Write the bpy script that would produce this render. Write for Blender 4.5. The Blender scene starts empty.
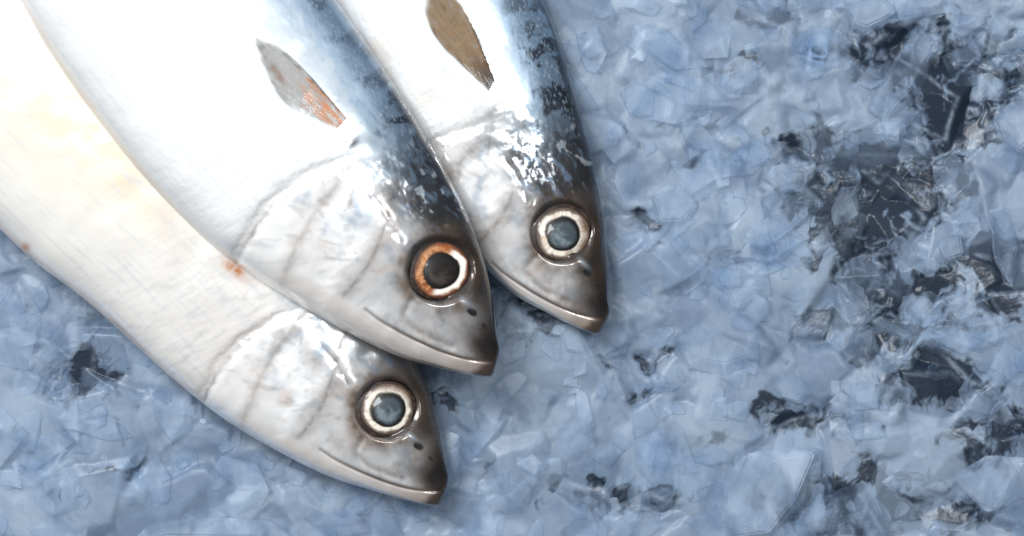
import bpy, bmesh, math, random
import numpy as np
from mathutils import Vector, noise as mnoise
rng = np.random.default_rng(7); random.seed(7)
S = 0.0003; H = 2400.0
C = bpy.context.scene.collection

def P(px, py, z):
    k = (H - z) / H
    return np.stack([(px-512)*k*S, (268-py)*k*S, z*S], -1)

# ---------------------------------------------------------------- noise
def perlin(x, y, seed=0):
    xi = np.floor(x).astype(np.int64); yi = np.floor(y).astype(np.int64)
    xf = x-xi; yf = y-yi
    def g(ix, iy, dx, dy):
        h = (ix*374761393 + iy*668265263 + seed*1442695041) & 0xffffffff
        h = ((h ^ (h >> 13))*1274126177) & 0xffffffff
        h = h ^ (h >> 16)
        a = (h & 1023)/1024.0*2*np.pi
        return np.cos(a)*dx + np.sin(a)*dy
    u = xf*xf*xf*(xf*(xf*6-15)+10); v = yf*yf*yf*(yf*(yf*6-15)+10)
    n0 = g(xi, yi, xf, yf)*(1-u) + g(xi+1, yi, xf-1, yf)*u
    n1 = g(xi, yi+1, xf, yf-1)*(1-u) + g(xi+1, yi+1, xf-1, yf-1)*u
    return (n0*(1-v)+n1*v)*1.5
def fbm(x, y, o=4, seed=0):
    r = 0; a = 1.0; t = 0; f = 1.0
    for i in range(o):
        an = 0.63+1.13*i; ca, sa = math.cos(an), math.sin(an)
        r = r + a*perlin((x*ca-y*sa)*f+17.31*i+0.37, (x*sa+y*ca)*f-9.17*i+0.71, seed+i*17); t += a; a *= 0.55; f *= 1.97
    return r/t
def ss(a, b, x):
    t = np.clip((x-a)/(b-a), 0, 1); return t*t*(3-2*t)
def lin(c):
    c = np.asarray(c, float)/255.0
    return np.where(c <= 0.04045, c/12.92, ((c+0.055)/1.055)**2.4)
def mix(col, rgb, w):
    w = np.clip(w, 0, 1)[..., None]
    return col*(1-w) + lin(rgb)*w
def gauss(q, c, r, r2=None, ang=0):
    dx = q[..., 0]-c[0]; dy = q[..., 1]-c[1]
    if r2 is None: return np.exp(-(dx*dx+dy*dy)/(r*r))
    ca, sa = math.cos(ang), math.sin(ang)
    a = dx*ca+dy*sa; b = -dx*sa+dy*ca
    return np.exp(-(a/r)**2-(b/r2)**2)
def catmull(pts, t):
    pts = np.asarray(pts, float); n = len(pts)
    ext = np.vstack([2*pts[0]-pts[1], pts, 2*pts[-1]-pts[-2]])
    i = np.clip(np.floor(t).astype(int), 0, n-2); f = (t-i)[:, None]
    p0, p1, p2, p3 = ext[i], ext[i+1], ext[i+2], ext[i+3]
    return 0.5*(2*p1+(p2-p0)*f+(2*p0-5*p1+4*p2-p3)*f*f+(3*p1-p0-3*p2+p3)*f**3)
def dpoly(q, pts, n=20):
    c = catmull(pts, np.linspace(0, len(pts)-1, n))
    d = np.full(q.shape[:-1], 1e9)
    for a, b in zip(c[:-1], c[1:]):
        ab = b-a; t = np.clip(((q-a)@ab)/(ab@ab), 0, 1)
        e = q-a-t[..., None]*ab
        d = np.minimum(d, np.sqrt((e*e).sum(-1)))
    return d
def blur(f, s):
    r = int(3*s+1); k = np.exp(-0.5*(np.arange(-r, r+1)/s)**2); k /= k.sum()
    for ax in (0, 1):
        pad = [(0, 0)]*f.ndim; pad[ax] = (r, r)
        p = np.pad(f, pad, mode='edge'); o = 0
        for i, w in enumerate(k):
            sl = [slice(None)]*f.ndim; sl[ax] = slice(i, i+f.shape[ax])
            o = o + w*p[tuple(sl)]
        f = o
    return f

# ---------------------------------------------------------------- mesh helpers
def mesh_np(name, co, quads, mat, parent=None, col=None, smooth=True, uv=None, extra=None):
    me = bpy.data.meshes.new(name)
    co = np.asarray(co, np.float32).reshape(-1, 3); quads = np.asarray(quads, np.int32)
    n = quads.shape[1]
    me.vertices.add(len(co)); me.vertices.foreach_set('co', co.ravel())
    me.loops.add(quads.size); me.loops.foreach_set('vertex_index', quads.ravel())
    me.polygons.add(len(quads)); me.polygons.foreach_set('loop_start', np.arange(0, quads.size, n, dtype=np.int32))
    me.update(calc_edges=True); me.validate()
    me.polygons.foreach_set('use_smooth', np.full(len(me.polygons), smooth))
    if col is not None:
        at = me.color_attributes.new('Col', 'FLOAT_COLOR', 'POINT')
        c4 = np.ones((len(co), 4), np.float32); c4[:, :3] = np.clip(col, 0, 1)
        at.data.foreach_set('color', c4.ravel())
    if uv is not None:
        at = me.attributes.new('skin', 'FLOAT_VECTOR', 'POINT')
        v3 = np.zeros((len(co), 3), np.float32); v3[:, :uv.shape[1]] = uv
        at.data.foreach_set('vector', v3.ravel())
    if extra is not None:
        at = me.attributes.new('wet', 'FLOAT', 'POINT')
        at.data.foreach_set('value', np.asarray(extra, np.float32).ravel())
    me.materials.append(mat)
    o = bpy.data.objects.new(name, me); C.objects.link(o)
    if parent: o.parent = parent
    return o
def grid_quads(nu, nv, closed=False):
    i = np.arange(nu-1)[:, None]; j = np.arange(nv if closed else nv-1)[None, :]
    j2 = (j+1) % nv
    return np.stack([i*nv+j, i*nv+j2, (i+1)*nv+j2, (i+1)*nv+j], -1).reshape(-1, 4)
def tag(o, label=None, cat=None, group=None, kind=None):
    for k, v in (('label', label), ('category', cat), ('group', group), ('kind', kind)):
        if v: o[k] = v

# ---------------------------------------------------------------- materials
def new_mat(name):
    m = bpy.data.materials.new(name); m.use_nodes = True
    nt = m.node_tree; b = nt.nodes['Principled BSDF']
    return m, nt, b
def skin_mat(name, rough=0.24, coat=0.9, bump=0.07):
    m, nt, b = new_mat(name); N = nt.nodes; L = nt.links
    a = N.new('ShaderNodeAttribute'); a.attribute_name = 'Col'
    sk = N.new('ShaderNodeAttribute'); sk.attribute_name = 'skin'
    sep = N.new('ShaderNodeSeparateXYZ'); L.new(sk.outputs['Vector'], sep.inputs[0])
    mp = N.new('ShaderNodeMapping'); mp.inputs['Scale'].default_value = (0.15, 0.22, 0)
    vo = N.new('ShaderNodeTexVoronoi'); vo.feature = 'SMOOTH_F1'; vo.inputs['Scale'].default_value = 1.0
    L.new(sk.outputs['Vector'], mp.inputs['Vector']); L.new(mp.outputs['Vector'], vo.inputs['Vector'])
    mp2 = N.new('ShaderNodeMapping'); mp2.inputs['Scale'].default_value = (1, 1, 0)
    L.new(sk.outputs['Vector'], mp2.inputs['Vector'])
    no = N.new('ShaderNodeTexNoise'); no.inputs['Scale'].default_value = 0.03; no.inputs['Detail'].default_value = 1
    L.new(mp2.outputs['Vector'], no.inputs['Vector'])
    sc = N.new('ShaderNodeMath'); sc.operation = 'MULTIPLY'; L.new(vo.outputs['Distance'], sc.inputs[0]); L.new(sep.outputs['Z'], sc.inputs[1])
    ad = N.new('ShaderNodeMath'); ad.operation = 'ADD'; L.new(sc.outputs[0], ad.inputs[0]); L.new(no.outputs['Fac'], ad.inputs[1])
    bp = N.new('ShaderNodeBump'); bp.inputs['Strength'].default_value = bump; bp.inputs['Distance'].default_value = 0.0012
    L.new(ad.outputs[0], bp.inputs['Height']); L.new(bp.outputs['Normal'], b.inputs['Normal'])
    mr = N.new('ShaderNodeMapRange'); mr.inputs['From Min'].default_value = 0.35; mr.inputs['From Max'].default_value = 0.65
    mr.inputs['To Min'].default_value = rough-0.07; mr.inputs['To Max'].default_value = rough+0.10
    L.new(no.outputs['Fac'], mr.inputs['Value']); L.new(mr.outputs['Result'], b.inputs['Roughness'])
    L.new(a.outputs['Color'], b.inputs['Base Color'])
    mt = N.new('ShaderNodeMapRange'); mt.inputs['To Min'].default_value = 0.45; mt.inputs['To Max'].default_value = 0.22
    L.new(sep.outputs['Z'], mt.inputs['Value']); L.new(mt.outputs['Result'], b.inputs['Metallic'])
    b.inputs['Coat Weight'].default_value = coat; b.inputs['Coat Roughness'].default_value = 0.08
    return m
def attr_mat(name, rough, coat=0.0, spec=0.5):
    m, nt, b = new_mat(name)
    a = nt.nodes.new('ShaderNodeAttribute'); a.attribute_name = 'Col'
    no = nt.nodes.new('ShaderNodeTexNoise'); no.inputs['Scale'].default_value = 900; no.inputs['Detail'].default_value = 4
    mr = nt.nodes.new('ShaderNodeMapRange'); mr.inputs['To Min'].default_value = 0.85; mr.inputs['To Max'].default_value = 1.15
    tc = nt.nodes.new('ShaderNodeTexCoord'); nt.links.new(tc.outputs['Object'], no.inputs['Vector'])
    nt.links.new(no.outputs['Fac'], mr.inputs['Value'])
    mu = nt.nodes.new('ShaderNodeVectorMath'); mu.operation = 'SCALE'
    nt.links.new(a.outputs['Color'], mu.inputs[0]); nt.links.new(mr.outputs['Result'], mu.inputs['Scale'])
    nt.links.new(mu.outputs[0], b.inputs['Base Color'])
    b.inputs['Roughness'].default_value = rough; b.inputs['Coat Weight'].default_value = coat
    b.inputs['Coat Roughness'].default_value = 0.05; b.inputs['Specular IOR Level'].default_value = spec
    return m
M_skin = skin_mat('wet_fish_skin')
M_eye = attr_mat('wet_eye', 0.3, 0.5, 0.3)
M_fin = attr_mat('fin_membrane', 0.4, 0.2)
nt = M_fin.node_tree; b_ = nt.nodes['Principled BSDF']; out_ = nt.nodes['Material Output']
fa = nt.nodes.new('ShaderNodeAttribute'); fa.attribute_name = 'wet'
tr = nt.nodes.new('ShaderNodeBsdfTransparent'); mx = nt.nodes.new('ShaderNodeMixShader')
nt.links.new(fa.outputs['Fac'], mx.inputs[0]); nt.links.new(tr.outputs[0], mx.inputs[1]); nt.links.new(b_.outputs[0], mx.inputs[2])
nt.links.new(mx.outputs[0], out_.inputs['Surface'])

# ---------------------------------------------------------------- fish
EA, SA = np.array([440., 270.]), np.array([494., 366.])
def to_A(q, eye, snout):
    vA = complex(*(SA-EA)); v = complex(*(np.array(snout)-np.array(eye)))
    z = (q[..., 0]-eye[0]) + 1j*(q[..., 1]-eye[1])
    w = z*vA/v
    return np.stack([w.real+EA[0], w.imag+EA[1]], -1)
AX = np.array([-0.68, -0.733]); BX = np.array([0.733, -0.68])
MOUTH = [(502, 361), (480, 361), (452, 355), (418, 341), (384, 323), (366, 310)]
MX = [300, 330, 366, 384, 418, 452, 480, 502]; MY = [272, 290, 310, 323, 341, 355, 361, 361]

def fish_paint(q, pq, u, v, hwid, who):
    """q: head-frame coordinates, pq: own plane, u: length from snout, v: -1 belly .. 1 back"""
    a = (q-SA)@AX; b = (q-SA)@BX
    n1 = fbm(pq[..., 0]/38, pq[..., 1]/38, 5, 3+who)
    n2 = fbm(pq[..., 0]/9, pq[..., 1]/9, 4, 31+who)
    n3 = fbm(u/60, v*9, 4, 77+who)
    n4 = fbm(u/14, v*22, 3, 99+who)
    n5 = fbm(pq[..., 0]/3.2, pq[..., 1]/3.2, 2, 131+who)
    n6 = fbm(u/6, v*hwid/2.6, 3, 171+who)
    n7 = fbm(u/90, v*hwid/4, 3, 181+who)           # fine lines running along the body
    wav = fbm(u/26, v*3.0, 3, 55+who)
    col = np.ones(q.shape[:-1]+(3,))*lin((231, 234, 236))
    if who == 2:
        col = np.ones(q.shape[:-1]+(3,))*lin((231, 230, 227))
        col = mix(col, (233, 216, 185), 0.72*ss(0.0, 1.0, gauss(pq, (60, 85), 170, 90, 0.8)))
        col = mix(col, (220, 196, 158), 0.35*gauss(pq, (135, 190), 90, 18, 0.8))
        col = mix(col, (212, 206, 203), 0.6*gauss(pq, (255, 350), 120, 50, 0.75))
        col = mix(col, (178, 108, 54), 0.97*gauss(pq, (236, 270), 15, 6, 0.66)*(0.95+n2)+0.9*gauss(pq, (25, 248), 5))
        col = mix(col, (214, 184, 158), 0.5*ss(-0.93, -0.985, v))
        col = mix(col, (186, 187, 189), 0.5*ss(0.05, 0.4, fbm(u/8, v*5, 3, 202))*ss(480, 250, u))
    if who == 0:
        col = mix(col, (172, 148, 132), 0.85*ss(-0.92, -0.98, v)*(0.8+n3))
        col = mix(col, (204, 207, 210), 0.6*ss(-0.55, -0.95, v))
    if who == 1:
        col = mix(col, (216, 206, 192), 0.5*ss(-0.2, 0.5, n1)*ss(0.2, -0.4, v))
    col = mix(col, (190, 201, 211), 0.5*ss(0.0, 0.5, n3)*ss(-0.7, 0.2, v))
    col = mix(col, (196, 203, 210), 0.35*ss(0.12, 0.4, n7))
    near = ss(385, 245, u)
    edge = {0: 0.54, 1: 0.44, 2: 0.45}[who]
    x = v+0.10*n3+0.08*n4+0.10*(near-0.6)
    col = mix(col, (188, 202, 214), 0.8*ss(edge-0.30, edge+0.04, x))
    col = mix(col, (152, 178, 202), 0.85*ss(edge-0.02, edge+0.16, x+0.05*n6))
    col = mix(col, (102, 130, 160), 0.8*ss(edge+0.12, edge+0.30, x+0.08*n6))
    stripe = np.sin(u/9+5*wav+v*7)
    dk = ss(edge+0.13, edge+0.29, x+0.14*wav+0.07*n6)*(0.30+0.70*ss(-0.3, 0.3, stripe+1.0*n4+0.6*n6))
    dk = np.clip(dk*(0.55+0.7*near), 0, 1)
    col = mix(col, (17, 29, 46), dk*0.97)
    col = mix(col, (13, 19, 30), ss(0.89, 0.97, x)*(0.6+0.3*near))
    gls = ss(0.10, 0.40, n6+0.35*n4)*ss(edge, edge+0.2, v)*ss(0.97, 0.88, v)  # silver scale dots that also paint in wet glints
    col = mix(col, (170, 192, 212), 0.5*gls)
    # head
    ae = 268-0.0031*(b+45)**2
    bw = 6+60*ss(-5, 60, b)
    hm = ss(bw, -bw, a-ae+5*n1+3*n2+16*n2*ss(0, 50, b))
    hc = np.ones_like(col)*lin((228, 230, 233))
    hc = mix(hc, (242, 241, 240), 0.8*ss(100, 200, a)*ss(40, -60, b))
    hc = mix(hc, (198, 166, 146), 0.45*ss(0.05, 0.5, n1)*ss(-110, -20, b))
    hc = mix(hc, (172, 176, 180), 0.62*ss(-24, 50, b+26*n1))
    hc = mix(hc, (150, 171, 190), 0.65*ss(0.0, 0.42, fbm(pq[..., 0]/26, pq[..., 1]/26, 3, 19+who))*ss(-90, 0, b))
    fan = np.arctan2(q[..., 1]-262, q[..., 0]-424)
    fr = np.sqrt((q[..., 1]-262)**2+(q[..., 0]-424)**2)
    hc = mix(hc, (250, 252, 254), 0.8*ss(0.0, 0.38, fbm(fan*2.6, fr/50, 4, 12+who)+0.3*n1)*ss(40, 70, fr))
    hc = mix(hc, (120, 112, 108), 0.26*ss(0.12, 0.45, fbm(fan*9, fr/50, 3, 14+who))*ss(50, 80, fr))
    hc = mix(hc, (124, 112, 102), 0.36*ss(0.10, 0.42, fbm(pq[..., 0]/20, pq[..., 1]/15, 4, 24+who))*ss(-100, -10, b))
    hc = mix(hc, (152, 147, 143), 0.38*ss(188, 166, a+10*n1)*ss(-70, -30, b))
    PRE = [(412, 168), (394, 196), (384, 228), (370, 262), (344, 294), (322, 304)]
    OPR = [(366, 160), (338, 184), (312, 218), (292, 256), (280, 286)]
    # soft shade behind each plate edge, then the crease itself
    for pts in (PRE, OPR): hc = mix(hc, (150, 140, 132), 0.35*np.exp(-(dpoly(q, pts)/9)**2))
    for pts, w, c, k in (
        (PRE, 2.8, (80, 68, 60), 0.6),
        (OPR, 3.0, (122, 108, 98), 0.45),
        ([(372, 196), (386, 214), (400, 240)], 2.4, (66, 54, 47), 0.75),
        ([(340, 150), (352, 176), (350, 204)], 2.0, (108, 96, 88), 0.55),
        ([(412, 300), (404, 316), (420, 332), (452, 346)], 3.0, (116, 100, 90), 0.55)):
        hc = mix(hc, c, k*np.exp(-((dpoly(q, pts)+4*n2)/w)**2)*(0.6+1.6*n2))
    off = {0: 0, 1: 20, 2: 0}[who]
    bb = b+off
    brown = ss(10, 46, bb+18*n1+7*n2)*ss(180, 90, a)*ss(0, 30, a)
    hc = mix(hc, (92, 78, 63), 0.82*brown)
    nap = ss(24, 58, bb+14*n1+6*n2-0.06*(a-150))*(1 if who < 2 else 0.6)
    hc = mix(hc, (15, 21, 31), 0.97*nap*ss(70, 140, a))
    hc = mix(hc, (38, 30, 25), 0.92*nap*ss(150, 60, a))
    gl = ss(0.10, 0.40, fbm(a/26, b/11, 3, 210+who)+0.1*n2)*ss(26, 56, bb)*ss(95, 150, a)*ss(300, 220, a)  # wet highlights painted into the nape colour, dull patches first
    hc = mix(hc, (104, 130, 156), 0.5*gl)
    gl2 = ss(0.24, 0.40, fbm(a/17, b/9, 3, 230+who)+0.16*n2)*ss(30, 50, bb)*ss(120, 160, a)*(0.55 if who < 2 else 0.2)  # bright flecks: painted glints
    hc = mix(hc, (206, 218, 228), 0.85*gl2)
    # snout
    sn = ss(72, 18, a+10*n1)*ss(-30, 2, bb+8*n2)
    hc = mix(hc, (78, 62, 49), 0.9*sn)
    hc = mix(hc, (20, 15, 14), 0.97*ss(60, 18, a+6*n2)*ss(-15, 5, b))
    # lower jaw
    jd = dpoly(q, MOUTH)
    my = np.interp(q[..., 0], MX, MY)
    below = ss(-3, 4, q[..., 1]-my+2*n1)
    hc = mix(hc, (234, 230, 226), 0.82*below*ss(300, 140, a)*ss(6, 40, a))
    hc = mix(hc, (176, 158, 147), 0.65*below*ss(70, 10, a))
    hc = mix(hc, (168, 152, 142), 0.45*ss(8, 17, q[..., 1]-my+5*n1)*ss(200, 30, a))
    hc = mix(hc, (40, 31, 27), 0.9*np.exp(-(jd/1.4)**2)*ss(135, 60, a))
    hc = mix(hc, (120, 103, 95), 0.6*np.exp(-(jd/1.8)**2)*ss(215, 110, a))
    hc = mix(hc, (14, 11, 11), 0.98*gauss(q, (499, 353), 17, 10, 1.3))
    hc = mix(hc, (54, 42, 37), 0.9*ss(14, 4, a+3*n2))
    # eye surround
    er = np.sqrt(((q-EA)**2).sum(-1))
    hc = mix(hc, (96, 77, 60), 0.75*np.exp(-((er-37)/10)**2)*(0.75+1.0*n1+0.5*n2))
    hc = mix(hc, (42, 31, 25), 0.94*ss(38, 31, er+3*n2+6*n1))
    hc = mix(hc, (36, 27, 22), 0.9*gauss(q, (467, 249), 23, 16, 0.9)+0.65*gauss(q, (476, 292), 18))
    # nostril
    hc = mix(hc, (14, 12, 13), 0.97*ss(0.42, 0.75, gauss(q, (472, 312), 8, 5, 0.5)+0.2*n2)+0.7*ss(0.4, 0.9, gauss(q, (484, 326), 5, 3, 0.9)+0.2*n2))
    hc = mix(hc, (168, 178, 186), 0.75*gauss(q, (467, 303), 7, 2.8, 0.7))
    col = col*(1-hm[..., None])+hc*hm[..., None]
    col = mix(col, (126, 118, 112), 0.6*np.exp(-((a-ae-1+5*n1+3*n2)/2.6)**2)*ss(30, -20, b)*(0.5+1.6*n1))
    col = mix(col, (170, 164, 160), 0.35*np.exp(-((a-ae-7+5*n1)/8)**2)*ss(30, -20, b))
    col = mix(col, (30, 32, 38), 0.95*gauss(q, (354, 143), 10, 4, 2.4)*(1 if who == 0 else 0.5))
    col = col*(1+0.025*n2[..., None]+0.01*n5[..., None])
    return np.clip(col, 0.004, 0.92)

def fish_relief(q, pq, u, v, hwid, who):
    a = (q-SA)@AX; b = (q-SA)@BX
    n1 = fbm(pq[..., 0]/38, pq[..., 1]/38, 4, 3+who)
    ns = fbm(pq[..., 0]/48, pq[..., 1]/48, 2, 3+who)
    n2 = fbm(pq[..., 0]/9, pq[..., 1]/9, 3, 31+who)
    ae = 268-0.0031*(b+45)**2
    low = ss(60, 10, b)
    z = (2.8*ss(5, -10, a-ae+5*n1+3*n2) - 1.0*np.exp(-((a-ae-6+5*n1+3*n2)/4)**2))*low
    z += 2.6*ss(4, -16, a-(186-0.004*(b+20)**2)+8*n1)*low
    z += 1.7*ss(3, -18, a-(236-0.0034*(b+35)**2)+6*n1)*low
    z -= 0.6*np.exp(-(dpoly(q, [(372, 196), (386, 214), (400, 240)])/4)**2)
    z -= 1.4*np.exp(-(dpoly(q, [(412, 300), (404, 316), (420, 332), (452, 346)])/4)**2)
    z -= 1.3*np.exp(-(dpoly(q, MOUTH)/2.0)**2)*ss(215, 90, a)
    er = np.sqrt(((q-EA)**2).sum(-1))
    z += 1.0*np.exp(-((er-43)/9)**2) - 4.5*ss(37, 28, er)
    z += 1.0*gauss(q, (467, 303), 6, 3, 0.7)-1.2*gauss(q, (472, 312), 6, 4, 0.5)
    hd = ss(10, -10, a-ae)
    nape = ss(20, 50, b) if who < 2 else 0.0*b
    z += hd*(1.0*fbm(pq[..., 0]/30, pq[..., 1]/30, 2, 60+who)+(0.06+0.25*nape)*n2+0.5*nape*fbm(pq[..., 0]/22, pq[..., 1]/22, 3, 62))
    bk = 1-0.8*ss(0.25, 0.55, v)
    z += (1-hd)*((0.08 if who == 2 else 0.18)*fbm(u/12, v*12, 3, 61+who)*bk+1.2*ns)
    z += (1-hd)*(0.22 if who == 2 else 0.45)*fbm(u/7, v*3.5, 3, 71+who)*ss(480, 280, u)*bk
    return z

def build_fish(who, back, belly, eye, snout, zmid, label, thick):
    back = np.array(back, float); belly = np.array(belly, float)
    n = len(back)
    tt = np.linspace(0, n-1, 6000)
    B = catmull(back, tt); L = catmull(belly, tt)
    ln = np.concatenate([[0], np.cumsum(0.5*np.linalg.norm(np.diff(B, axis=0), axis=1)+0.5*np.linalg.norm(np.diff(L, axis=0), axis=1))])
    vis = 620
    us = np.concatenate([np.linspace(0, 6, 14), np.arange(7.2, vis, 1.25), np.arange(vis, ln[-1], 6), [ln[-1]]])
    t = np.interp(us, ln, tt)
    B = catmull(back, t); L = catmull(belly, t)
    mid = (B+L)/2; hv = (B-L)/2; hw = np.linalg.norm(hv, axis=1)
    nvu, nvl = 270, 50
    e = np.linspace(0, 1, nvu)
    th = np.pi*(0.55*e+0.45*np.arccos(1-2*e)/np.pi)
    th = np.concatenate([th, np.pi+np.linspace(0, np.pi, nvl+2)[1:-1]]); nv = len(th)
    vv = np.cos(th); sn = np.sin(th)
    prof = np.where(sn >= 0, np.abs(sn)**0.88, -0.7*np.abs(sn))
    XY = mid[:, None, :] + hv[:, None, :]*vv[None, :, None]
    T = thick*hw
    Z = zmid(us)[:, None] + T[:, None]*prof[None, :]
    U = np.repeat(us[:, None], nv, 1); V = np.repeat(vv[None], len(us), 0); HW = np.repeat(hw[:, None], nv, 1)
    q = to_A(XY, eye, snout)
    up = ss(0.05, 0.45, sn)[None, :]
    Z = Z + fish_relief(q, XY, U, V, HW, who)*up*ss(2, 20, hw)[:, None]
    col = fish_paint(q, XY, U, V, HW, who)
    root = bpy.data.objects.new('mackerel', None); C.objects.link(root)
    base = P(mid[200][0], mid[200][1], 0.0); root.location = base
    tag(root, label, 'fish', None)
    co = P(XY[..., 0], XY[..., 1], Z)-base
    quads = grid_quads(len(us), nv, True)
    scal = ss(-20, 30, (q-SA)@AX-268)*(1-0.75*ss(0.3, 0.6, V))
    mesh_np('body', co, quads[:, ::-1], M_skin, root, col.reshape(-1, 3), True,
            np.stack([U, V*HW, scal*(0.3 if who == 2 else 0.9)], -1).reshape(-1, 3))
    step = (slice(None, None, 3), slice(0, nvu, 3))
    fx = XY[step].reshape(-1, 2); fz = Z[step].ravel()
    def surf(p):
        d = ((fx-np.asarray(p))**2).sum(1); i = np.argpartition(d, 5)[:5]
        w = 1/(d[i]+0.3); return float((fz[i]*w).sum()/w.sum())
    e0, e1 = mid[-1], mid[-30]; dr = (e0-e1)/np.linalg.norm(e0-e1); pr = np.array([-dr[1], dr[0]])
    nr, nt = 16, 41
    R, Tt = np.meshgrid(np.linspace(0, 1, nr), np.linspace(-1, 1, nt), indexing='ij')
    reach = 40+110*np.abs(Tt)**0.8
    pts = e0 - dr*6 + (R*reach)[..., None]*dr + ((8+R*95)*Tt)[..., None]*pr
    zz = float(zmid(us[-1:])[0]) + 1.5*np.cos(Tt*40)
    top = P(pts[..., 0], pts[..., 1], zz+1.2)-base; bot = P(pts[..., 0], pts[..., 1], zz-1.2)-base
    qd = grid_quads(nr, nt)
    tc = lin((120, 126, 130))*(0.75+0.25*np.cos(Tt*60))[..., None]
    mesh_np('tail_fin', np.concatenate([top.reshape(-1, 3), bot.reshape(-1, 3)]), np.concatenate([qd, qd[:, ::-1]+nr*nt]), M_fin, root,
            np.concatenate([tc.reshape(-1, 3)]*2), extra=np.full(2*nr*nt, 0.9))
    return root, base, surf

def dome(name, root, base, c, r0, r1, h, z0, colf, mat, sx=1.0, ang=0.0, plane=None, nr=26, na=96, wob=0.0, seed=0):
    gx, gy, zc = plane
    r = np.linspace(r0, r1, nr)[:, None]; a = np.linspace(0, 2*np.pi, na, endpoint=False)[None]
    wb = 1+wob*perlin(0.9*np.cos(a)+9.3, 0.9*np.sin(a)+4.1, seed)
    lx = r*wb*np.cos(a)*sx; ly = r*wb*np.sin(a)
    X = c[0]+lx*math.cos(ang)-ly*math.sin(ang); Y = c[1]+lx*math.sin(ang)+ly*math.cos(ang)
    Z = zc+gx*(X-c[0])+gy*(Y-c[1])+z0+h*(1-(r/r1)**2)+0*a
    col = colf(r+0*a, np.arctan2(Y-c[1], X-c[0]), X, Y)
    return mesh_np(name, P(X, Y, Z)-base, grid_quads(nr, na, True), mat, root, col.reshape(-1, 3))

def add_eye(who, root, base, surf, c, sc, orange):
    zc = np.mean([surf((c[0]+26*sc*math.cos(k), c[1]+26*sc*math.sin(k))) for k in np.linspace(0, 6.28, 9)[:-1]])
    d = 36*sc
    gx = (surf((c[0]+d, c[1]))-surf((c[0]-d, c[1])))/(2*d); gy = (surf((c[0], c[1]+d))-surf((c[0], c[1]-d)))/(2*d)
    pl = (gx, gy, zc)
    def socket(r, a, X, Y):
        n = fbm(X/5, Y/5, 3, 5+who)
        col = np.ones(r.shape+(3,))*lin((34, 24, 20))
        return mix(col, (98, 68, 48), 0.5*ss(0.0, 0.5, n))
    e = dome('eye', root, base, c, 0.2, 30*sc, 2*sc, 1.2, socket, M_eye, 1.0, 0, pl, wob=0.10, seed=who)
    def iris(r, a, X, Y):
        n = fbm(X/5, Y/5, 3, 15+who); n2 = fbm(X/14, Y/14, 2, 45+who); rn = r/sc+2.6*n2
        st = fbm(a*9, rn/14, 3, 16+who)
        if orange:
            col = np.ones(r.shape+(3,))*lin((156, 88, 42))
            col = mix(col, (216, 168, 124), ss(-0.15, 0.5, 0.5*st+n*0.7+0.5*np.cos(a+2.6)-0.15)*0.7)
            col = mix(col, (96, 50, 28), 0.7*ss(0.0, 0.45, fbm(X/7, Y/7, 3, 90)))
            col = mix(col, (80, 42, 24), 0.88*ss(23, 27.5, rn+1.5*n))
            white = ss(-0.1, 0.4, np.cos(a-0.5)+0.2*n2)*ss(16.5, 18.5, rn)*ss(26.5, 23, rn+1.5*n)
            col = mix(col, (246, 240, 232), white)
            return mix(col, (30, 20, 17), 0.95*ss(20, 17, rn+n))
        col = np.ones(r.shape+(3,))*lin((230, 223, 212))
        col = mix(col, (180, 158, 134), 0.6*ss(-0.1, 0.5, st+0.8*n2))
        col = mix(col, (66, 48, 36), 0.94*ss(22.5, 26.3, rn+1.5*n))
        col = mix(col, (104, 82, 64), 0.65*ss(0.2, 0.95, np.cos(a-(0.2 if who == 1 else -1.2))+0.3*n2)*ss(18, 23, rn))
        return mix(col, (34, 29, 28), 0.94*ss(20.3, 17.5, rn+1.2*n))
    off = np.array([1.5, 1.2])*sc
    dome('iris', e, base, c+off*0.3, 11*sc, 27.5*sc, 1.8*sc, 2.2*sc, iris, M_eye, 0.95, 0.8, pl, wob=0.07, seed=who+5)
    def pupil(r, a, X, Y):
        n = fbm(X/9, Y/9, 3, 25+who); rn = r/sc
        col = np.ones(r.shape+(3,))*lin((60, 71, 78) if not orange else (27, 23, 21))
        col = mix(col, (114, 127, 134) if not orange else (70, 62, 57), 0.85*ss(-0.2, 0.6, n+0.5*np.cos(a-2.0)*ss(2, 9, rn)))
        return mix(col, (14, 13, 14), ss(11, 16.5, rn+2*n))
    dome('pupil', e, base, c+off, 0.2, 18.0*sc, 1.6*sc, 3.4*sc, pupil, M_eye, 0.95, 0.8, pl, wob=0.07, seed=who+9)

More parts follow.
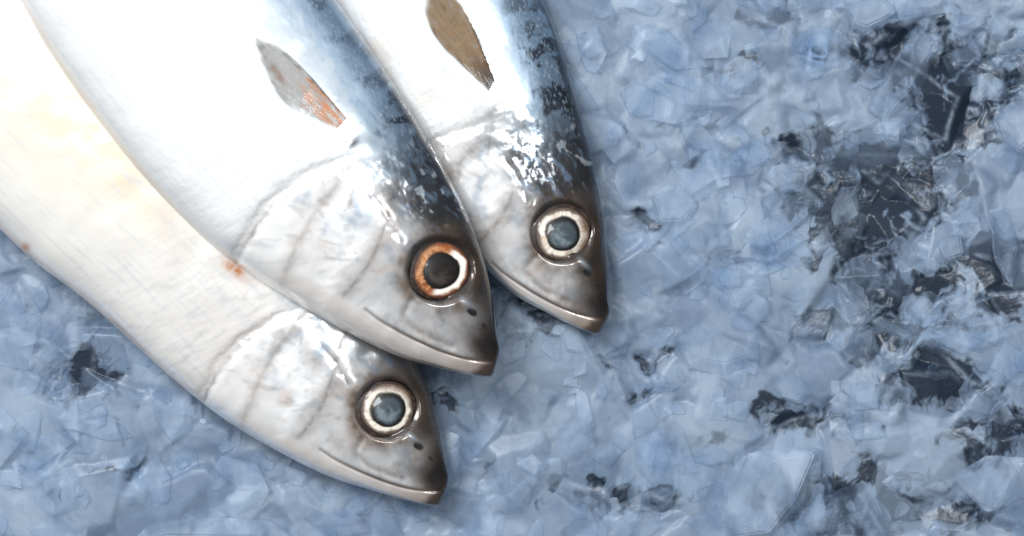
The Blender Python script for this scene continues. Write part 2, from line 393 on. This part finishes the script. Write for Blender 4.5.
def add_fin(root, base, surf, basep, fan, cols, lift, who, al):
    nr, nt = 50, 81
    b0, b1 = np.array(basep, float)
    t = np.linspace(0, len(fan)-1, nt); tips = catmull(fan, t)
    w = np.linspace(0, 1, nt)[:, None]; bs = b0*(1-w)+b1*w
    pts = np.array([bs*(1-r)+tips*r for r in np.linspace(0, 1, nr)])
    zz = np.array([[surf(p) for p in row[::6]] for row in pts[::3]])
    from_r = np.linspace(0, 1, zz.shape[0]); from_t = np.linspace(0, 1, zz.shape[1])
    rr = np.linspace(0, 1, nr); ts = np.linspace(0, 1, nt)
    tmp = np.array([np.interp(ts, from_t, row) for row in zz])
    zf = np.array([np.interp(rr, from_r, tmp[:, j]) for j in range(nt)]).T
    RR, TT = np.meshgrid(rr, ts, indexing='ij')
    n = fbm(RR*3, TT*4, 4, 41+who); nf = fbm(RR*3, TT*18, 3, 47+who); nb = fbm(pts[..., 0]/11, pts[..., 1]/11, 4, 57+who)
    ray = np.cos((TT+0.04*fbm(RR*2, TT*3, 2, 51))*2*np.pi*12)
    z = zf + 0.4 + lift*np.sin(RR*1.6) + 0.05*ray*RR + 0.4*n*RR
    col = np.ones(RR.shape+(3,))*lin(cols[0])
    col = mix(col, cols[1], 0.16*ss(-0.3, 0.9, 0.9*ray+0.6*nf)+0.4*ss(0.0, 0.5, nb))
    col = mix(col, cols[2], 0.9*ss(-0.15, 0.5, n+0.5*nb+1.1*(0.45-RR)))
    col = mix(col, cols[3], 0.95*ss(0.18, 0.0, 1-TT+0.06*nf)+0.6*ss(0.05, 0.5, 0.6*n+0.8*nb+0.4*(RR-0.6)))
    if who == 1: col = mix(col, cols[3], 0.9*ss(0.34, 0.0, RR+0.2*n))
    alpha = np.clip(al-0.3*ss(0.4, 0.0, TT)+0.12*nf+0.3*n+0.45*nb+0.3*ss(0.8, 1, TT), 0.1, 1)
    edge_t = np.minimum(np.minimum(TT*4, (1-TT)*16), (1-RR)*9+0.15)
    alpha = alpha*ss(-0.05, 1, edge_t+0.3*nf)
    top = P(pts[..., 0], pts[..., 1], z)-base
    mesh_np('pectoral_fin', top.reshape(-1, 3), grid_quads(nr, nt), M_fin, root, col.reshape(-1, 3), extra=alpha.ravel())

backA = [(496,363),(500,350),(497,332),(494,310),(489,280),(480,248),(467,213),(449,177),(428,140),(404,100),(376,57),(342,8),(303,-48),(255,-105),(200,-165),(110,-245),(30,-310),(-60,-370),(-110,-415)]
bellA = [(496,367),(489,377),(460,373),(435,367),(400,357),(360,339),(315,314),(270,287),(228,259),(188,224),(145,180),(103,128),(62,72),(28,18),(-5,-45),(-50,-135),(-95,-225),(-125,-310),(-150,-380)]
backB = [(605,325),(610,312),(609,298),(609,275),(606,240),(600,195),(591,150),(578,105),(562,50),(545,5),(520,-50),(490,-110),(450,-180),(390,-265),(310,-350),(240,-410),(195,-450)]
bellB = [(604,328),(595,334),(571,325),(545,312),(512,293),(480,262),(450,225),(420,185),(390,140),(360,95),(330,45),(300,-10),(265,-80),(225,-165),(190,-260),(165,-340),(150,-410)]
backC = [(445,494),(449,480),(447,464),(441,435),(432,398),(418,360),(400,320),(375,275),(345,230),(305,180),(260,130),(210,80),(160,30),(95,-30),(20,-95),(-70,-170),(-160,-235),(-230,-285),(-275,-320)]
bellC = [(444,498),(435,506),(405,500),(370,490),(325,475),(275,450),(225,420),(180,385),(135,345),(85,300),(35,262),(-15,215),(-65,165),(-115,110),(-170,40),(-220,-40),(-270,-130),(-300,-215),(-320,-275)]

rA = build_fish(0, backA, bellA, (440, 270), (494, 366), lambda u: 66+8*ss(0, 200, u), 'white-bellied mackerel lying on top between the other two fish, with an orange-ringed eye', 0.46)
rB = build_fish(1, backB, bellB, (562, 232), (604, 323), lambda u: 26+0*u, 'rightmost mackerel with brown side fin and dark blue-black back, partly under the middle fish', 0.46)
rC = build_fish(2, backC, bellC, (387, 409), (442, 495), lambda u: 24+0*u, 'lowest mackerel at the left, pale cream belly, back hidden under the middle fish', 0.46)
add_eye(0, *rA, np.array([440., 270.]), 1.0, True)
add_eye(1, *rB, np.array([562., 233.]), 0.96, False)
add_eye(2, *rC, np.array([387., 409.]), 0.96, False)
add_fin(*rA, [(336, 130), (347, 118)], [(304, 120), (280, 98), (264, 70), (254, 40), (258, 37), (284, 50), (320, 86)],
        [(146, 146, 145), (186, 184, 180), (176, 108, 52), (66, 62, 60)], 3, 0, 0.82)
add_fin(*rB, [(488, 92), (495, 80)], [(468, 70), (444, 48), (428, 24), (424, 0), (432, -12), (456, -2), (480, 40)],
        [(112, 88, 58), (146, 120, 82), (94, 68, 42), (38, 31, 26)], 3, 1, 0.9)

# ---------------------------------------------------------------- crushed ice
def axis(lo, a, b, hi, fine, coarse):
    return np.concatenate([np.arange(lo, a, coarse), np.arange(a, b, fine), np.arange(b, hi+coarse, coarse)])
gx = axis(-460, -30, 1054, 1480, 1.2, 7); gy = axis(-560, -30, 566, 920, 1.2, 7)
X, Y = np.meshgrid(gx, gy, indexing='xy')
wx = X+34*fbm(X/60, Y/60, 4, 401); wy = Y+34*fbm(X/60, Y/60, 4, 402)
XYg = np.stack([wx, wy], -1)
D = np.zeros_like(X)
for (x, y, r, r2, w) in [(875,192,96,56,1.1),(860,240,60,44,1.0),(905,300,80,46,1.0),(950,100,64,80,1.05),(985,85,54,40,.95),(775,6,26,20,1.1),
    (738,58,22,16,1.0),(1000,430,60,38,1.0),(960,522,54,28,1.0),(630,495,60,24,.8),(640,222,24,14,.9),(512,312,36,32,.95),(85,372,44,40,.85),  # dark gaps, plus fish shade painted in beside the heads
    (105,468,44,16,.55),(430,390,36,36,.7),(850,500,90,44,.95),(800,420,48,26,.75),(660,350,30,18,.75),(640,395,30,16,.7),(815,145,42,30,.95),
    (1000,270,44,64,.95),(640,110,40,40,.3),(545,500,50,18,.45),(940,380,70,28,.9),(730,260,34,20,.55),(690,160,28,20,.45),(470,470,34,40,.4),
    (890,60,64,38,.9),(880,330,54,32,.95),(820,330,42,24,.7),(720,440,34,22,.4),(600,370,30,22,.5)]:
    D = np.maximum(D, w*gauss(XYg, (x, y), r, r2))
outside = ss(0, 60, np.maximum(np.maximum(-X, X-1024), np.maximum(-Y, Y-536)))
nL = fbm(X/85, Y/85, 4, 301); nM = fbm(wx/30, wy/30, 5, 302); nF = fbm(X/8, Y/8, 4, 303); nS = fbm(wx/19, wy/19, 4, 309)
zone = ss(0.12, 0.65, D+0.12*nL+0.15*nM+0.10*outside)
lace = np.maximum(ss(0.09, 0.02, np.abs(fbm(wx/34, wy/34, 3, 311))), 0.8*ss(0.07, 0.015, np.abs(fbm(wx/24, wy/24, 3, 313))))
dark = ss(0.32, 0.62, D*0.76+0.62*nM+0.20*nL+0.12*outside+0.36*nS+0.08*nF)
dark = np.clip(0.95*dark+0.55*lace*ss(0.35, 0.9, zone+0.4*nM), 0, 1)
h0 = 8*nL+6*nM+0.7*nF - 7*zone - 7*dark
h = h0.copy()
tone = 0.5+0.55*nL+0.5*nM
opac = np.zeros_like(X); rim = np.zeros_like(X)
def ihx(v): return int(np.clip(np.searchsorted(gx, v), 0, len(gx)-1))
def ihy(v): return int(np.clip(np.searchsorted(gy, v), 0, len(gy)-1))
NS = 4000
for i in range(NS):
    far = i % 6 == 0
    cx = rng.uniform(-440, 1460) if far else rng.uniform(-40, 1064)
    cy = rng.uniform(-540, 900) if far else rng.uniform(-40, 576)
    jx, jy = ihx(cx), ihy(cy); zl = zone[jy, jx]
    if i < 380: r = rng.uniform(26, 74)
    else:
        r = 6+27*rng.random()**2.1
        if zl < 0.3 and rng.random() < 0.45: continue
    ix0, ix1 = ihx(cx-r*1.5), ihx(cx+r*1.5)+1; iy0, iy1 = ihy(cy-r*1.5), ihy(cy+r*1.5)+1
    if ix1-ix0 < 2 or iy1-iy0 < 2: continue
    sl = (slice(iy0, iy1), slice(ix0, ix1))
    x = wx[sl]*0.12+X[sl]*0.88-(wx[jy, jx]*0.12+X[jy, jx]*0.88); y = wy[sl]*0.12+Y[sl]*0.88-(wy[jy, jx]*0.12+Y[jy, jx]*0.88)
    zc = h0[jy, jx]+rng.uniform(-3, 3)+0.07*r
    t = rng.normal(0, 0.10+0.10*zl, 2)
    z = zc+t[0]*x+t[1]*y
    for _ in range(3):
        t2 = rng.normal(0, 0.17+0.15*zl, 2); z = np.minimum(z, zc+rng.uniform(0, 2)+t2[0]*x+t2[1]*y)
    k = rng.integers(4, 8); a0 = rng.random()*6.28
    asp = rng.uniform(0.4, 1.0); ra = rng.random()*3.14
    xr = (x*math.cos(ra)+y*math.sin(ra)); yr = (-x*math.sin(ra)+y*math.cos(ra))/asp
    m = np.full(x.shape, 1e9)
    for j in range(k):
        aa = a0+j*6.283/k+rng.uniform(-0.3, 0.3); rad = r*rng.uniform(0.55, 1.0)
        pr_ = rad-(xr*math.cos(aa)+yr*math.sin(aa)); m = np.minimum(m, pr_)
        z = np.minimum(z, zc+pr_*rng.uniform(0.3, 1.2))
    H0 = h[sl]; w = ss(-0.5, 1.0, z-H0)
    h[sl] = H0*(1-w)+np.maximum(z, H0)*w
    tv = rng.uniform(0.0, 1.0)
    tone[sl] = tone[sl]*(1-0.5*w)+0.5*w*tv
    clearp = rng.random() < 0.5+0.2*zl
    ov = (rng.uniform(0.0, 0.3) if clearp else rng.uniform(0.35, 0.9))
    opac[sl] = opac[sl]*(1-w)+w*ov
    ew = rng.uniform(0, 1)**1.4
    rim[sl] = rim[sl]*(1-w)+w*ew*np.exp(-((m-1.5)/2.2)**2)
soft = (1-zone)*0.55+0.1
h = blur(h, 2.6)*soft+blur(h, 0.8)*(1-soft)
tone = blur(tone, 2.2)*soft+blur(tone, 0.7)*(1-soft)
opac = blur(opac, 1.0)
rim = blur(rim, 0.8)
nG = fbm(X/3.0, Y/3.0, 3, 304); nH = fbm(wx/14, wy/14, 4, 305)
h = h+0.14*nG+0.2*nF*zone
pale = lin((137, 153, 171)); mid = lin((97, 115, 138)); deep = lin((17, 28, 44)); slate = lin((71, 90, 114))
w = ss(0.0, 1.0, tone+0.30*nH+0.08*nF)[..., None]
col = mid*(1-w)+pale*w
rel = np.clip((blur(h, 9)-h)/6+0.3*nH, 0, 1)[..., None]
col = col*(1-0.42*rel)+slate*0.42*rel  # hollows darkened: shade painted into the ice colour
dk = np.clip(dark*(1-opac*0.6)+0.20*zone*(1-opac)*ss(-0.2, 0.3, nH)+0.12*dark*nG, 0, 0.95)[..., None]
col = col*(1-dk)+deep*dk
rm = np.clip(rim*(0.36+0.36*zone)*(0.6+nF), 0, 0.7)[..., None]
col = col*(1-rm)+lin((154, 171, 190))*rm
wet = np.clip(0.4+0.6*zone, 0, 1)

M_ice, nt, b = new_mat('crushed_ice_blue')
a = nt.nodes.new('ShaderNodeAttribute'); a.attribute_name = 'Col'
nt.links.new(a.outputs['Color'], b.inputs['Base Color'])
tc = nt.nodes.new('ShaderNodeTexCoord')
no = nt.nodes.new('ShaderNodeTexNoise'); no.inputs['Scale'].default_value = 300; no.inputs['Detail'].default_value = 2
nt.links.new(tc.outputs['Object'], no.inputs['Vector'])
wa = nt.nodes.new('ShaderNodeAttribute'); wa.attribute_name = 'wet'
bs = nt.nodes.new('ShaderNodeMath'); bs.operation = 'MULTIPLY'; bs.inputs[1].default_value = 0.10
nt.links.new(wa.outputs['Fac'], bs.inputs[0])
bp = nt.nodes.new('ShaderNodeBump'); bp.inputs['Distance'].default_value = 0.001
nt.links.new(bs.outputs[0], bp.inputs['Strength'])
nt.links.new(no.outputs['Fac'], bp.inputs['Height']); nt.links.new(bp.outputs['Normal'], b.inputs['Normal'])
mr = nt.nodes.new('ShaderNodeMapRange'); mr.inputs['To Min'].default_value = 0.40; mr.inputs['To Max'].default_value = 0.22
nt.links.new(wa.outputs['Fac'], mr.inputs['Value']); nt.links.new(mr.outputs['Result'], b.inputs['Roughness'])
b.inputs['IOR'].default_value = 1.31
b.inputs['Subsurface Weight'].default_value = 0.4; b.inputs['Subsurface Radius'].default_value = (0.8, 0.95, 1.0); b.inputs['Subsurface Scale'].default_value = 0.0018
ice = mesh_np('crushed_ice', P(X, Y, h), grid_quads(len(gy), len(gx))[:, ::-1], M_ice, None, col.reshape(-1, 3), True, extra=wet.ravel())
tag(ice, 'bed of blue crushed ice with dark wet gaps under the three fish', 'crushed ice', None, 'stuff')

M_gr, nt, b = new_mat('dark_tray')
no = nt.nodes.new('ShaderNodeTexNoise'); no.inputs['Scale'].default_value = 40
cr = nt.nodes.new('ShaderNodeValToRGB'); cr.color_ramp.elements[0].color = (0.01, 0.02, 0.035, 1); cr.color_ramp.elements[1].color = (0.03, 0.05, 0.08, 1)
nt.links.new(no.outputs['Fac'], cr.inputs['Fac']); nt.links.new(cr.outputs['Color'], b.inputs['Base Color'])
b.inputs['Roughness'].default_value = 0.3
g = mesh_np('ground', np.array([(-1, -1, -0.03), (1, -1, -0.03), (1, 1, -0.03), (-1, 1, -0.03)]), np.array([[0, 1, 2, 3]]), M_gr, None, None, False)
tag(g, kind='structure')

# translucent ice: clear body with cloudy veins and milky frosted flanks
def glassy(name, lo, hi, f0, f1, rough, edge=0.5):
    m, nt, b = new_mat(name); N = nt.nodes; L = nt.links
    tc = N.new('ShaderNodeTexCoord')
    mp = N.new('ShaderNodeMapping'); mp.inputs['Scale'].default_value = (1, 0.55, 1); mp.inputs['Rotation'].default_value = (0, 0, 0.7)
    L.new(tc.outputs['Object'], mp.inputs['Vector'])
    no = N.new('ShaderNodeTexNoise'); no.inputs['Scale'].default_value = 110; no.inputs['Detail'].default_value = 6; no.inputs['Distortion'].default_value = 0.3
    L.new(mp.outputs['Vector'], no.inputs['Vector'])
    cr = N.new('ShaderNodeValToRGB')
    cr.color_ramp.elements[0].position = 0.36; cr.color_ramp.elements[1].position = 0.64
    cr.color_ramp.elements[0].color = (*lo, 1); cr.color_ramp.elements[1].color = (*hi, 1)
    L.new(no.outputs['Fac'], cr.inputs['Fac']); L.new(cr.outputs['Color'], b.inputs['Base Color'])
    b.inputs['Roughness'].default_value = rough; b.inputs['IOR'].default_value = 1.31
    fz = N.new('ShaderNodeMapRange'); fz.inputs['From Min'].default_value = 0.38; fz.inputs['From Max'].default_value = 0.66
    fz.inputs['To Min'].default_value = f0; fz.inputs['To Max'].default_value = f1
    L.new(no.outputs['Fac'], fz.inputs['Value'])
    ge = N.new('ShaderNodeNewGeometry'); sp = N.new('ShaderNodeSeparateXYZ'); L.new(ge.outputs['Normal'], sp.inputs[0])
    fl = N.new('ShaderNodeMapRange'); fl.inputs['From Min'].default_value = 0.95; fl.inputs['From Max'].default_value = 0.6
    fl.inputs['To Min'].default_value = 0.0; fl.inputs['To Max'].default_value = edge
    L.new(sp.outputs['Z'], fl.inputs['Value'])
    ad = N.new('ShaderNodeMath'); ad.operation = 'MAXIMUM'; L.new(fz.outputs['Result'], ad.inputs[0]); L.new(fl.outputs['Result'], ad.inputs[1])
    gt = N.new('ShaderNodeMath'); gt.operation = 'GREATER_THAN'; gt.inputs[1].default_value = 0.0; L.new(sp.outputs['Z'], gt.inputs[0])
    mu = N.new('ShaderNodeMath'); mu.operation = 'MULTIPLY'; L.new(ad.outputs[0], mu.inputs[0]); L.new(gt.outputs[0], mu.inputs[1])
    tr = N.new('ShaderNodeBsdfTransparent'); tr.inputs['Color'].default_value = (0.95, 0.975, 1.0, 1)
    mx = N.new('ShaderNodeMixShader'); L.new(mu.outputs[0], mx.inputs[0]); L.new(tr.outputs[0], mx.inputs[1]); L.new(b.outputs[0], mx.inputs[2])
    L.new(mx.outputs[0], N['Material Output'].inputs['Surface'])
    return m
M_shard = glassy('clear_ice_shard', lin((106, 124, 147)), lin((150, 166, 185)), 0.05, 0.52, 0.18, 0.32)
M_fr = glassy('frosted_ice', lin((108, 126, 148)), lin((146, 162, 181)), 0.4, 0.9, 0.25, 0.45)
M_cl = glassy('clear_ice', lin((72, 92, 117)), lin((142, 159, 180)), 0.12, 0.65, 0.18, 0.45)

def block(bm, outline, zt, zb, tilt, r, unit):
    """angular lump: irregular foot, one tilted top and a chopped corner"""
    cx = sum(p[0] for p in outline)/len(outline); cy = sum(p[1] for p in outline)/len(outline)
    vs = []
    def add(x, y, z):
        p = P(np.array(x), np.array(y), np.array(z)); vs.append(bm.verts.new((p[0]-unit[0], p[1]-unit[1], p[2]-unit[2])))
    chop = r.randrange(len(outline))
    for i, (x, y) in enumerate(outline):
        add(cx+(x-cx)*1.05, cy+(y-cy)*1.05, zb)
        f = r.uniform(0.45, 0.85)*(0.7 if i == chop else 1.0)
        add(cx+(x-cx)*f, cy+(y-cy)*f, zt+tilt[0]*(x-cx)*f+tilt[1]*(y-cy)*f)
        g_ = r.uniform(0.85, 0.98)
        add(cx+(x-cx)*g_, cy+(y-cy)*g_, zb+(zt-zb)*r.uniform(0.55, 0.85)+tilt[0]*(x-cx)+tilt[1]*(y-cy))
    bmesh.ops.convex_hull(bm, input=vs)
    dead = [v for v in vs if v.is_valid and not v.link_faces]
    bmesh.ops.delete(bm, geom=dead, context='VERTS')

# loose clear lumps heaped over the bed, too many to count
rr_ = random.Random(21); big = bmesh.new(); n_done = 0
while n_done < 720:
    cx = rr_.uniform(-20, 1044); cy = rr_.uniform(-20, 556)
    if n_done % 6 == 0: cx = rr_.uniform(-400, 1400); cy = rr_.uniform(-500, 860)
    n_done += 1
    if dark[ihy(cy), ihx(cx)] > 0.6 and rr_.random() < 0.45: continue
    zl = zone[ihy(cy), ihx(cx)]
    rad = (8 if zl > 0.3 else 12)+42*rr_.random()**1.8
    k = rr_.randint(4, 7); a0 = rr_.uniform(0, 6.28); asp = rr_.uniform(0.45, 0.95); ra = rr_.uniform(0, 3.14)
    out = []
    for j in range(k):
        an = a0+j*6.283/k+rr_.uniform(-0.33, 0.33); q_ = rad*rr_.uniform(0.65, 1.1)
        x, y = q_*math.cos(an), q_*math.sin(an)*asp
        out.append((cx+x*math.cos(ra)-y*math.sin(ra), cy+x*math.sin(ra)+y*math.cos(ra)))
    z0 = float(h[ihy(cy), ihx(cx)])
    block(big, out, z0+rr_.uniform(0.5, 3.2)+0.08*rad, z0-4-0.35*rad, (rr_.gauss(0, 0.15), rr_.gauss(0, 0.15)), rr_, (0, 0, 0))
bmesh.ops.bevel(big, geom=list(big.edges), offset=1.0*S, segments=2, affect='EDGES', clamp_overlap=True)
bmesh.ops.recalc_face_normals(big, faces=big.faces)
me = bpy.data.meshes.new('ice_chips'); big.to_mesh(me); big.free(); me.materials.append(M_shard)
o = bpy.data.objects.new('ice_chips', me); C.objects.link(o)
tag(o, 'countless translucent ice lumps strewn over the crushed ice bed', 'ice chips', None, 'stuff')

def chunk(outline, zt, zb, mat, label, tilt=(0, 0), seed=0):
    r = random.Random(seed)
    cx = sum(p[0] for p in outline)/len(outline); cy = sum(p[1] for p in outline)/len(outline)
    base = P(np.array(cx), np.array(cy), np.array(0.0))
    bm = bmesh.new()
    block(bm, outline, zt, zb, tilt, r, base)
    bmesh.ops.dissolve_limit(bm, angle_limit=0.03, verts=bm.verts, edges=bm.edges)
    bmesh.ops.bevel(bm, geom=list(bm.edges), offset=1.6*S, segments=3, affect='EDGES', clamp_overlap=True)
    bmesh.ops.triangulate(bm, faces=bm.faces)
    bmesh.ops.recalc_face_normals(bm, faces=bm.faces)
    me = bpy.data.meshes.new('ice_chunk'); bm.to_mesh(me); bm.free(); me.materials.append(mat)
    o = bpy.data.objects.new('ice_chunk', me); C.objects.link(o); o.location = base
    tag(o, label, 'ice', 'loose ice chunks')
    return o
chunk([(706,484),(738,452),(786,440),(826,446),(806,500),(770,545),(722,545)], 14, -20, M_fr, 'large pale ice block at the bottom edge right of centre', (0.06, 0.05), 1)
chunk([(826,452),(872,474),(905,510),(890,545),(790,545),(808,504)], 7, -20, M_cl, 'clear dark ice block right beside the large pale block at the bottom edge', (-0.04, 0.05), 2)
chunk([(992,116),(1010,102),(1040,94),(1040,150),(1020,158),(1002,142)], 15, -16, M_fr, 'small white ice chunk cut by the right edge of the photo, upper half', (0.05, 0), 3)
chunk([(916,22),(940,40),(922,92),(884,126),(862,114),(890,72)], 10, -16, M_cl, 'long narrow ice sliver at the upper right', (0.05, 0.05), 4)
chunk([(838,2),(886,-6),(902,12),(866,38),(850,30)], 10, -16, M_fr, 'ice chunk touching the top edge above the long narrow sliver', (0, 0.05), 5)
chunk([(668,336),(716,312),(752,322),(774,360),(732,384),(686,370)], 10, -20, M_fr, 'wide pale ice lump in the middle of the ice right of the snouts', (-0.04, 0.05), 6)
chunk([(934,240),(962,232),(970,258),(944,266)], 10, -18, M_fr, 'small bright ice chip among the dark gaps at the right', (0.1, 0), 7)
chunk([(984,204),(1008,206),(1024,250),(1012,292),(992,262)], 10, -18, M_cl, 'upright narrow ice shard near the right edge at mid height', (0.06, 0), 8)
chunk([(752,196),(800,176),(828,204),(806,226),(770,248)], 9, -20, M_cl, 'glassy ice piece just left of the large dark gap', (0.06, 0.03), 9)
chunk([(122,520),(190,512),(285,518),(300,545),(118,545)], 10, -20, M_fr, 'long flat ice slab along the bottom edge at the left', (0, 0.04), 10)
chunk([(650,196),(684,180),(702,204),(690,238),(656,226)], 10, -18, M_fr, 'pale ice piece right of the rightmost fish head', (0.06, -0.04), 11)
chunk([(944,474),(984,452),(1032,456),(1034,500),(985,518)], 10, -20, M_fr, 'pale ice chunk in the lower right corner', (0.04, 0.05), 12)

# ---------------------------------------------------------------- light, world, camera
w = bpy.data.worlds.new('World'); bpy.context.scene.world = w; w.use_nodes = True
nt = w.node_tree; bg = nt.nodes['Background']
tc = nt.nodes.new('ShaderNodeTexCoord'); dp = nt.nodes.new('ShaderNodeVectorMath'); dp.operation = 'DOT_PRODUCT'
dp.inputs[1].default_value = (-0.55, 0.5, 0.67); nt.links.new(tc.outputs['Generated'], dp.inputs[0])
mr = nt.nodes.new('ShaderNodeMapRange'); mr.interpolation_type = 'SMOOTHSTEP'
mr.inputs['From Min'].default_value = -0.3; mr.inputs['From Max'].default_value = 1.0
mr.inputs['To Min'].default_value = 0.2; mr.inputs['To Max'].default_value = 0.9
nt.links.new(dp.outputs['Value'], mr.inputs['Value']); nt.links.new(mr.outputs['Result'], bg.inputs['Strength'])
bg.inputs['Color'].default_value = (0.97, 0.985, 1.0, 1)
def area(loc_px, target_px, size, power, color):
    l = bpy.data.lights.new('window_or_glint_light', 'AREA'); l.shape = 'SQUARE'; l.size = size; l.energy = power; l.color = color
    o = bpy.data.objects.new('window_or_glint_light', l); C.objects.link(o)
    p = Vector(((loc_px[0]-512)*S, (268-loc_px[1])*S, loc_px[2]*S)); t = Vector(((target_px[0]-512)*S, (268-target_px[1])*S, 0))
    o.location = p; o.rotation_euler = (t-p).to_track_quat('-Z', 'Y').to_euler()
area((-900, -1300, 2700), (420, 220), 0.45, 10.6, (0.995, 0.995, 0.99))
area((1500, -250, 2700), (480, 250), 0.16, 1.8, (0.97, 0.99, 1.0))  # added lamp, no known source; puts glints on backs and heads
cam = bpy.data.cameras.new('camera'); co = bpy.data.objects.new('camera', cam); C.objects.link(co)
co.location = (0, 0, H*S); cam.sensor_width = 36; cam.lens = 36*H/1024; cam.clip_start = 0.01; cam.clip_end = 20
sc = bpy.context.scene; sc.camera = co
sc.view_settings.view_transform = 'Standard'; sc.view_settings.look = 'None'; sc.view_settings.exposure = 0
